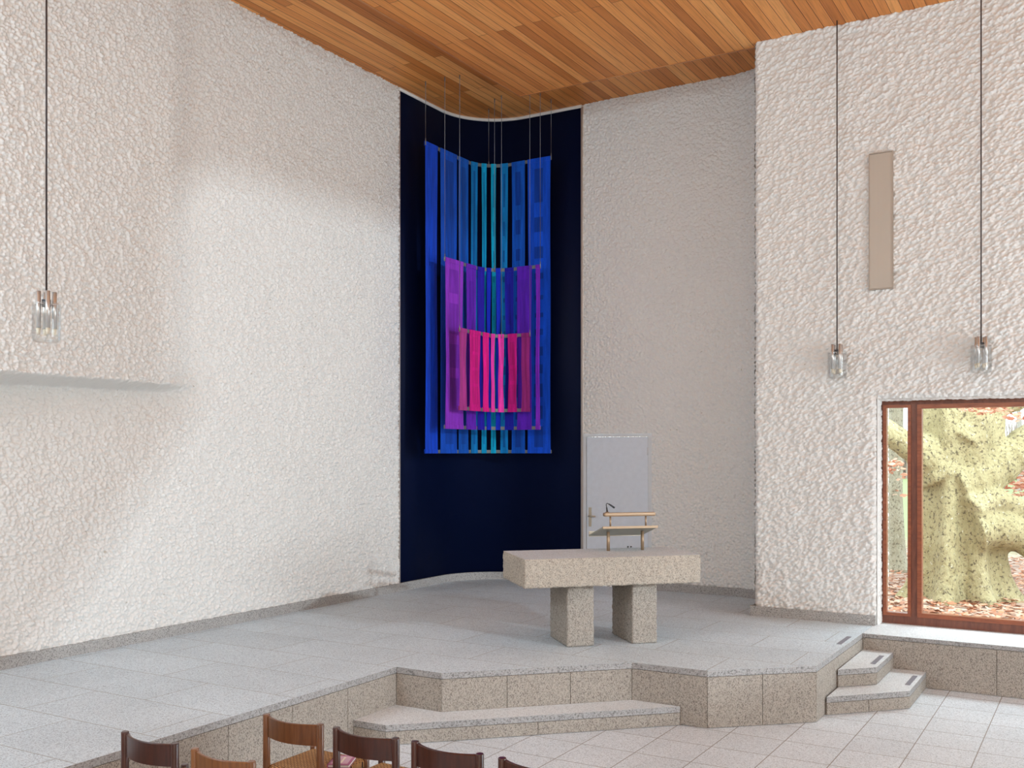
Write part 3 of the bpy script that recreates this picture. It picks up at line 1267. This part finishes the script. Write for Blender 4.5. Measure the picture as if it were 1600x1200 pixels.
# ---------------------------------------------------------------- ventilation grille
gr = thing('ventilation_grille', (-2.047, WB - .04, 4.0), 0, 'tall narrow grey beige slatted grille set in the window wall', 'vent')
box_obj('slatted_cover', -.113, .113, -.012, .02, .012, 1.423, M['grille'], gr)
bm = frame_bm(-.122, .122, 0, 1.435, .009, -.018, .02)
from_bm('frame', bm, plain('grille_rim', (.42, .35, .29), .5), gr)


# ---------------------------------------------------------------- pendant lamps
def pendant(x, y, z, label, top, rz):
    r = thing('pendant_lamp', (x, y, z), rz, label, 'pendant lamp', 'clear glass pendant lamps')
    bm = bmesh.new()
    R = .097
    prof = [(R, .278), (R, .03), (R - .006, .012), (R - .02, .002), (0.001, 0), (0.001, .006), (R - .022, .008), (R - .009, .018), (R - .005, .034), (R - .005, .278), (R, .278)]
    lathe(bm, prof, 40)
    from_bm('glass_jar', bm, M['lamp_glass'], r, recalc=True)
    for k in range(4):
        a = PI / 4 + k * PI / 2
        cx, cy = .052 * math.cos(a), .052 * math.sin(a)
        h = tube_obj('tube_socket', [(cx, cy, .10), (cx, cy, .36)], .0165, M['steel'], r, 20)
        tube_obj('lamp_tip', [(cx, cy, .055), (cx, cy, .1)], [.011, .015], M['frosted'], h, 14)
    tube_obj('cross_pin', [(-.09, 0, .27), (.09, 0, .27)], .0035, M['steel'], r, 8)
    tube_obj('cross_pin', [(0, -.09, .272), (0, .09, .272)], .0035, M['steel'], r, 8)
    bm = bmesh.new()
    bx(bm, -.022, .022, -.022, .022, .25, .305, 0, .004)
    from_bm('clamp', bm, M['black'], r)
    tube_obj('cable', [(0, 0, .30), (0, 0, top - z)], .0065, M['cable'], r, 8)
    return r


pendant(-2.474, 10.90, 3.08, 'farther of the two glass pendants by the window wall, left of the slatted grille', ZL, 0)
pendant(-1.085, 10.90, 3.08, 'glass pendant hanging over the window, right of the slatted grille', ZL, .4)
pendant(-6.44, 4.41, 3.075, 'glass pendant lamp hanging alone before the left wall', ZL, .35)


# ---------------------------------------------------------------- chairs
def make_chair():
    W2, DP, HB = .209, .41, .75
    root = thing('wooden_chair', (0, 0, 0), 0)
    w = M['chair_mid']
    for sx in (-1, 1):
        tube_obj('rear_leg', [(sx * W2, 0, 0), (sx * W2, 0, .4), (sx * W2, 0, HB - .004), (sx * W2, 0, HB)], [.018, .0215, .0215, .019], w, root, 20)
    for sx in (-1, 1):
        tube_obj('front_leg', [(sx * W2, DP, 0), (sx * W2, DP, .3), (sx * W2, DP, .458), (sx * W2, DP, .461)], [.017, .0215, .0215, .0195], w, root, 20)
    # bowed backrest
    bm = bmesh.new()
    k = 24
    prev = None
    for i in range(k + 1):
        q = i / k
        x = (-1 + 2 * q) * (W2 - .012)
        y = -.058 * (1 - (2 * q - 1) ** 2) + .006
        dy = .058 * 4 * (2 * q - 1) / (2 * (W2 - .012)) * 1.0
        nl = Vector((-dy, 1)).normalized()
        th = .0065 + .006 * abs(2 * q - 1) ** 3
        drop = .0
        cur = [bm.verts.new((x + nl.x * t_, y + nl.y * t_, z_)) for t_, z_ in
               ((-th, .622), (th, .622), (th + .001, .738), (th * .5, .742), (-th * .5, .742), (-th - .001, .738))]
        if prev:
            for a in range(6):
                f = bm.faces.new((prev[a], prev[(a + 1) % 6], cur[(a + 1) % 6], cur[a]))
        else:
            bm.faces.new(cur)
        prev = cur
    bm.faces.new(prev[::-1])
    from_bm('backrest', bm, w, root)
    # seat rails under the weave
    for a, b in (((-W2, .0), (W2, .0)), ((-W2, DP), (W2, DP)), ((-W2, 0), (-W2, DP)), ((W2, 0), (W2, DP))):
        tube_obj('stretcher', [(a[0], a[1], .21), (b[0], b[1], .21)], .011, w, root, 10)
    # woven seat
    bm = bmesh.new()
    nx, ny = 28, 28
    x0, x1, y0, y1 = -W2 + .004, W2 - .004, .004, DP - .004
    top = {}
    for i in range(nx + 1):
        for j in range(ny + 1):
            p, q = i / nx, j / ny
            ed = min(p, 1 - p, q, 1 - q)
            z = .448 - .012 * math.sin(PI * p) * math.sin(PI * q) - (.012 if ed == 0 else 0)
            fx = (p - .5) * 2
            fy = (q - .5) * 2
            ex = .018 if 0 < q < 1 else -.0
            x = x0 + (x1 - x0) * p + (math.copysign(.016, fx) if (i in (0, nx) and .04 < q < .96) else 0)
            y = y0 + (y1 - y0) * q + (math.copysign(.016, fy) if (j in (0, ny) and .04 < p < .96) else 0)
            top[i, j] = bm.verts.new((x, y, z))
    for i in range(nx):
        for j in range(ny):
            bm.faces.new((top[i, j], top[i + 1, j], top[i + 1, j + 1], top[i, j + 1])).smooth = True
    loop = [(i, 0) for i in range(nx)] + [(nx, j) for j in range(ny)] + [(i, ny) for i in range(nx, 0, -1)] + [(0, j) for j in range(ny, 0, -1)]
    lo = [bm.verts.new(top[k].co - Vector((0, 0, .036))) for k in loop]
    m = len(loop)
    for a in range(m):
        bm.faces.new((top[loop[a]], lo[a], lo[(a + 1) % m], top[loop[(a + 1) % m]])).smooth = True
    bm.faces.new(lo[::-1])
    from_bm('woven_seat', bm, M['rush'], root, recalc=True)
    return root


proto = make_chair()


def place_chair(x, y, rz, mat, label, first):
    if first:
        r = proto
        kids = list(r.children)
    else:
        r = proto.copy()
        COL.objects.link(r)
        kids = []
        for c in list(proto.children):
            k = c.copy()
            k.data = c.data.copy()
            COL.objects.link(k)
            k.parent = r
            kids.append(k)
    for k in kids:
        if not k.name.startswith('woven'):
            k.data.materials[0] = mat
    r.location = (x, y, 0)
    r.rotation_euler = (0, 0, rz)
    tag(r, label, 'chair', 'chairs in rows facing the altar')


CH = [(-4.089, 4.38, 0, 'chair_mid', 'mid brown chair in the front row, beside the pink songbook'),
      (-3.545, 4.375, 0, 'chair_dark', 'dark brown chair in the front row, right behind the step corner'),
      (-3.0, 4.375, -.02, 'chair_dark', 'dark brown chair in the front row, third from its left end'),
      (-2.446, 4.37, 0, 'chair_dark', 'dark brown chair at the right end of the front row, only its top showing'),
      (-4.50, 3.70, -.03, 'chair_dark', 'dark brown chair in the nearer row, leftmost of all the chairs'),
      (-3.918, 3.68, -.02, 'chair_light', 'honey brown chair in the nearer row, right of the leftmost dark one')]
for i, (x, y, rz, m_, lb) in enumerate(CH):
    place_chair(x, y, rz, M[m_], lb, i == 0)

# songbook on the first chair
bk = thing('songbook', (-3.925, 4.625, .452), .45, 'pink songbook lying on the woven seat of the mid brown chair', 'book')
box_obj('pages', -.062, .06, -.085, .085, .002, .016, plain('book_pages', (.75, .7, .62), .8), bk)
bm = bmesh.new()
bx(bm, -.066, .064, -.09, .09, .016, .019)
bx(bm, -.066, .064, -.09, .09, 0, .002)
bx(bm, -.067, -.062, -.09, .09, 0, .019)
cv = from_bm('cover', bm, plain('magenta_cover', (.42, .09, .22), .4), bk)
box_obj('cover_print', -.05, .048, -.07, .07, .019, .0195, plain('pale_pink_print', (.62, .36, .46), .4), cv)
box_obj('cover_print', .0, .012, -.055, .055, .0195, .0199, plain('cream_print', (.8, .7, .55), .4), cv)

# ---------------------------------------------------------------- garden behind the window
GZ = .36


def mat_bark(name, a, b, spots, scale=1.0):
    m, n, bs, o = new_mat(name)
    co = coords(n)
    n1 = N(n, 'ShaderNodeTexNoise', Scale=2.4 * scale, Detail=4.0, Roughness=.6)
    n.links.new(co, n1.inputs['Vector'])
    r1 = ramp(n, [(.35, a), (.65, b)])
    n.links.new(n1.outputs['Fac'], r1.inputs[0])
    n2 = N(n, 'ShaderNodeTexNoise', Scale=24.0 * scale, Detail=4.0, Roughness=.7)
    n.links.new(co, n2.inputs['Vector'])
    r2 = ramp(n, [(.38, (1, 1, 1)), (.46, (0, 0, 0))])
    n.links.new(n2.outputs['Fac'], r2.inputs[0])
    c = mixc(n, r2.outputs[0], r1.outputs[0], spots)
    n3 = N(n, 'ShaderNodeTexNoise', Scale=21.0 * scale, Detail=3.0, Roughness=.6)
    n.links.new(coords(n, loc=(5, 3, 1)), n3.inputs['Vector'])
    r3 = ramp(n, [(.66, (0, 0, 0)), (.7, (1, 1, 1))])
    n.links.new(n3.outputs['Fac'], r3.inputs[0])
    c = mixc(n, r3.outputs[0], c, (.75, .72, .6))
    n.links.new(c, bs.inputs['Base Color'])
    bs.inputs['Roughness'].default_value = .85
    n4 = N(n, 'ShaderNodeTexNoise', Scale=9.0 * scale, Detail=6.0, Roughness=.6)
    n.links.new(coords(n, (1, 1, .45)), n4.inputs['Vector'])
    bump(n, bs, n4.outputs['Fac'], 1, .12)
    return m


M['bark'] = mat_bark('mossy_beech_bark', (.43, .37, .2), (.53, .47, .27), (.15, .12, .07))
M['bark_far'] = mat_bark('grey_green_bark', (.5, .48, .36), (.58, .56, .44), (.24, .22, .16))


def mat_ground():
    m, n, b, o = new_mat('leaf_littered_soil')
    co = coords(n, world=True)
    v = N(n, 'ShaderNodeTexVoronoi', Scale=11.0)
    n.links.new(co, v.inputs['Vector'])
    sep = n.nodes.new('ShaderNodeSeparateColor')
    n.links.new(v.outputs['Color'], sep.inputs[0])
    r = ramp(n, [(0, (.26, .15, .1)), (.3, (.42, .27, .2)), (.6, (.52, .38, .3)), (1, (.6, .5, .42))])
    n.links.new(sep.outputs[0], r.inputs[0])
    # grass beyond the trees
    sx = n.nodes.new('ShaderNodeSeparateXYZ')
    n.links.new(co, sx.inputs[0])
    ns = N(n, 'ShaderNodeTexNoise', Scale=.5, Detail=3.0)
    n.links.new(co, ns.inputs['Vector'])
    ad = N(n, 'ShaderNodeMath', operation='MULTIPLY_ADD')
    n.links.new(ns.outputs['Fac'], ad.inputs[0])
    ad.inputs[1].default_value = 8
    n.links.new(sx.outputs[1], ad.inputs[2])
    mr = N(n, 'ShaderNodeMapRange')
    mr.inputs['From Min'].default_value = 24
    mr.inputs['From Max'].default_value = 29
    n.links.new(ad.outputs[0], mr.inputs['Value'])
    c = mixc(n, mr.outputs[0], r.outputs[0], (.36, .42, .2))
    n.links.new(c, b.inputs['Base Color'])
    b.inputs['Roughness'].default_value = .9
    return m


bm = bmesh.new()
gx = np.linspace(-70, 60, 70)
gy = np.concatenate([np.linspace(11.62, 20, 40), np.linspace(21, 90, 40)])
vv = [[bm.verts.new((x, y, GZ + .05 * noise.noise(Vector((x * .5, y * .5, 0))) + max(0, (y - 30)) * .012 - .03)) for y in gy] for x in gx]
for i in range(len(gx) - 1):
    for j in range(len(gy) - 1):
        if gy[j] < 12.9 and gx[i + 1] < -3.3:
            continue
        bm.faces.new((vv[i][j], vv[i + 1][j], vv[i + 1][j + 1], vv[i][j + 1])).smooth = True
o = from_bm('garden_ground', bm, mat_ground())
tag(o, kind='structure')

# fallen leaves (uncountable)
lv_c = [(.5, .2, .1), (.6, .32, .2), (.45, .26, .17), (.68, .45, .33), (.36, .16, .09)]
lmats = [plain('fallen_leaf_%d' % i, c, .7) for i, c in enumerate(lv_c)]
bm = bmesh.new()
rr = random.Random(4)
for i in range(9000):
    y = 11.8 + 9 * rr.random() ** 1.3
    x = -4.5 + (y - 11.8) * -.55 + rr.random() * (6.0 + (y - 11.8) * .5)
    if x < -3.2 and y < 13.0:
        continue
    s = .035 + .03 * rr.random()
    z = GZ + .05 * noise.noise(Vector((x * .5, y * .5, 0))) + .0 + .02 * rr.random()
    Rm = Matrix.Rotation(rr.random() * 6.3, 3, 'Z') @ Matrix.Rotation((rr.random() - .5) * 1.4, 3, 'X')
    c = Vector((x, y, z))
    pts = [(-1, 0, 0), (-.3, .5, .12), (.5, .42, .0), (1, 0, .15), (.5, -.42, 0), (-.3, -.5, .12)]
    f = bm.faces.new([bm.verts.new(c + Rm @ (Vector(p) * s)) for p in pts])
    f.material_index = rr.randrange(5)
o = from_bm('fallen_leaves', bm, lmats, recalc=False)
tag(o, 'copper brown beech leaves littering the ground outside the window', 'leaves', kind='stuff')


def leafcluster(bm, c, n, spread, s=.045, rng=rr):
    for i in range(n):
        p = Vector(c) + Vector((rng.gauss(0, spread[0]), rng.gauss(0, spread[1]), rng.gauss(0, spread[2])))
        Rm = Matrix.Rotation(rng.random() * 6.3, 3, 'Z') @ Matrix.Rotation(rng.random() * 3, 3, 'X')
        k = s * (.6 + .7 * rng.random())
        pts = [(-1, 0, 0), (-.2, .5, .1), (.5, .4, 0), (1, 0, .1), (.5, -.4, 0), (-.2, -.5, .1)]
        bm.faces.new([bm.verts.new(p + Rm @ (Vector(q) * k)) for q in pts]).material_index = rng.randrange(3)


# camera-independent helper: place by image-plane angles at a chosen distance (gives ordinary world points)
def cp(px, py, depth):
    X = (px - 800) / 1569 * depth
    z = 2.31 - (py - 705) / 1569 * depth
    return Vector((.8597 * X - .5109 * depth, .5109 * X + .8597 * depth, z))


def remeshed(name, bm, mat, parent, vox=.035, disp=.05):
    o = from_bm(name, bm, mat, parent)
    m = o.modifiers.new('weld', 'REMESH')
    m.mode = 'VOXEL'
    m.voxel_size = vox
    m.use_smooth_shade = True
    s = o.modifiers.new('soft', 'SMOOTH')
    s.iterations = 6
    s.factor = .6
    return o


TB = cp(1500, 930, 13.5)
tree = thing('beech_tree', (TB.x, TB.y, GZ), 0, 'huge old beech with mossy yellow green trunk and low sprawling limbs outside the large pane', 'tree')


def loc(p):
    return Vector(p) - Vector((TB.x, TB.y, GZ))


bm = bmesh.new()
# fluted trunk
seg = 72
prev = None
levels = [(-.25, 1.5), (0, 1.36), (.12, 1.22), (.3, 1.1), (.6, 1.02), (1.0, .98), (1.5, .95), (1.9, .97), (2.3, 1.0), (2.7, .98), (3.1, .9), (3.6, .8), (4.4, .7), (5.6, .6)]
for h, k in levels:
    cur = []
    c = loc(cp(1496 + (h * 3 if h > 0 else 0), 930, 13.5))
    for i in range(seg):
        a = 2 * PI * i / seg
        fl = 1 + (.2 * math.exp(-max(h, 0) * 1.0) + .06) * math.sin(a * 7 + 1.2 + h * .25) + .06 * math.sin(a * 3 + 2) + .05 * math.sin(a * 11 + h) * math.exp(-max(h, 0) * .8)
        r = .47 * k * fl
        cur.append(bm.verts.new((c.x + r * math.cos(a), c.y + r * math.sin(a), h)))
    if prev:
        for i in range(seg):
            bm.faces.new((prev[i], prev[(i + 1) % seg], cur[(i + 1) % seg], cur[i]))
    else:
        bm.faces.new(cur[::-1])
    prev = cur
bm.faces.new(prev)


def limb(pts, rad, dep=13.5):
    P = []
    for q in pts:
        d = q[2] if len(q) > 2 else dep
        P.append(loc(cp(q[0], q[1], d)))
    # densify
    Q, Rr = [], []
    for i in range(len(P) - 1):
        for s in range(5):
            t = s / 5
            p0 = P[max(i - 1, 0)]
            p3 = P[min(i + 2, len(P) - 1)]
            p1, p2 = P[i], P[i + 1]
            v = .5 * ((2 * p1) + (p2 - p0) * t + (2 * p0 - 5 * p1 + 4 * p2 - p3) * t * t + (3 * p1 - p0 - 3 * p2 + p3) * t ** 3)
            Q.append(v)
            Rr.append((rad[i] * (1 - t) + rad[i + 1] * t) * (1 + .06 * math.sin(i * 5 + s * 2)))
    Q.append(P[-1])
    Rr.append(rad[-1])
    tube(bm, Q, Rr, 18)


limb([(1490, 760), (1530, 745), (1570, 722), (1600, 690), (1650, 655), (1700, 600)], [.3, .3, .25, .2, .18, .14], 13.3)
limb([(1520, 800), (1548, 782), (1572, 785), (1605, 797), (1660, 800, 13), (1740, 770, 12.6)], [.25, .17, .13, .12, .12, .1], 13.1)
limb([(1520, 830), (1555, 826), (1600, 836), (1650, 850, 12.9), (1700, 845, 12.8)], [.3, .24, .22, .2, .17], 13.1)
limb([(1550, 845), (1590, 848), (1620, 872, 12.9), (1660, 890, 12.7)], [.15, .12, .1, .09], 13.2)
limb([(1500, 690), (1540, 640), (1575, 632), (1610, 618), (1680, 570)], [.3, .2, .13, .11, .1], 13.3)
limb([(1470, 740), (1438, 705), (1412, 693), (1385, 672), (1355, 650), (1300, 600)], [.32, .24, .17, .15, .14, .11], 13.4)
limb([(1480, 720), (1460, 680), (1450, 650), (1446, 610), (1440, 540)], [.3, .22, .16, .15, .12], 13.6)
remeshed('trunk', bm, M['bark'], tree, .03)
bm = bmesh.new()
for (px_, py_, n_) in [(1515, 636, 26), (1540, 640, 30), (1562, 638, 24), (1590, 650, 22), (1580, 634, 20), (1392, 728, 26), (1402, 724, 22), (1386, 735, 14), (1408, 745, 6), (1412, 766, 5)]:
    leafcluster(bm, loc(cp(px_, py_, 12.7)), n_, (.07, .05, .03))
for (px_, py_) in [(1585, 745), (1592, 760), (1570, 755), (1598, 735), (1590, 775), (1605, 750)]:
    leafcluster(bm, loc(cp(px_, py_, 17)), 60, (.22, .3, .14), .05)
cm = [plain('copper_leaf_%d' % i, c, .7) for i, c in enumerate([(.65, .33, .22), (.72, .42, .3), (.55, .22, .14)])]
o = from_bm('leaves', bm, cm, tree, recalc=False)

# slimmer tree behind
T2 = cp(1403, 893, 16.4)
t2 = thing('slender_tree', (T2.x, T2.y, GZ), 0, 'slim grey green tree trunk seen through the narrow left pane', 'tree')
bm = bmesh.new()
pts = [cp(1404, 905, 16.4), cp(1403, 890, 16.4), cp(1401, 850, 16.4), cp(1399, 780, 16.4), cp(1399, 700, 16.4), cp(1400, 640, 16.4), cp(1403, 560, 16.4), cp(1406, 460, 16.4)]
tube(bm, [p - Vector((T2.x, T2.y, GZ)) for p in pts], [.2, .16, .135, .115, .11, .115, .09, .06], 16)
from_bm('trunk', bm, M['bark_far'], t2)

# distant leafless trees and a hedge
M['twig'] = plain('hazy_twigs', (.5, .44, .42), .9)
M['far_trunk'] = plain('hazy_trunk', (.48, .43, .38), .9)
M['hedge'] = plain('hazy_hedge', (.52, .44, .38), .9)
rg = random.Random(11)


def grow(bm, p, d, L, r, lev):
    q = p + d * L
    tube(bm, [p, (p + q) / 2 + Vector((rg.gauss(0, .03), rg.gauss(0, .03), 0)) * L, q], [r, r * .8, r * .62], 5, cap=False)
    if lev == 0:
        return
    for k in range(3 if lev > 1 else 4):
        ax = Vector((rg.gauss(0, 1), rg.gauss(0, 1), rg.gauss(0, 1))).normalized()
        nd = (Matrix.Rotation(.35 + .45 * rg.random(), 3, ax) @ d).normalized()
        nd = (nd + Vector((0, 0, .12))).normalized()
        grow(bm, q, nd, L * (.62 + .2 * rg.random()), r * .55, lev - 1)


spots = [(1386, 36, 'leafless hazy tree far away, left one of two behind the narrow pane'),
         (1409, 64, 'leafless hazy tree far away, right one of two behind the narrow pane'),
         (1592, 44, 'leafless hazy tree far away to the right of the old beech trunk')]
for i, (px_, d_, lb) in enumerate(spots):
    b = cp(px_, 800, d_)
    z0 = GZ + max(0, (b.y - 30)) * .012 - .1
    r = thing('bare_tree', (b.x, b.y, z0), 0, lb, 'tree', 'bare trees in the distance')
    bm = bmesh.new()
    grow(bm, Vector((0, 0, 0)), Vector((rg.gauss(0, .04), rg.gauss(0, .04), 1)).normalized(), 2.6 + rg.random(), .13 + .05 * rg.random(), 5)
    from_bm('branches', bm, M['twig'], r, recalc=False)
bm = bmesh.new()
b0 = cp(1480, 760, 60)
for i in range(5000):
    t_ = rg.random()
    c = Vector((-34 + 64 * t_, 62 + rg.random() * 5, .7 + 0.0))
    h = (1.2 + 1.8 * noise.noise(Vector((c.x * .2, 0, 3))) + 2.4 * rg.random())
    tube(bm, [c, c + Vector((rg.gauss(0, .4), rg.gauss(0, .3), h))], [.045, .015], 4, cap=False)
o = from_bm('hedgerow', bm, M['hedge'], recalc=False)
tag(o, 'hazy brownish hedgerow along the far side of the grass', 'hedge', kind='stuff')
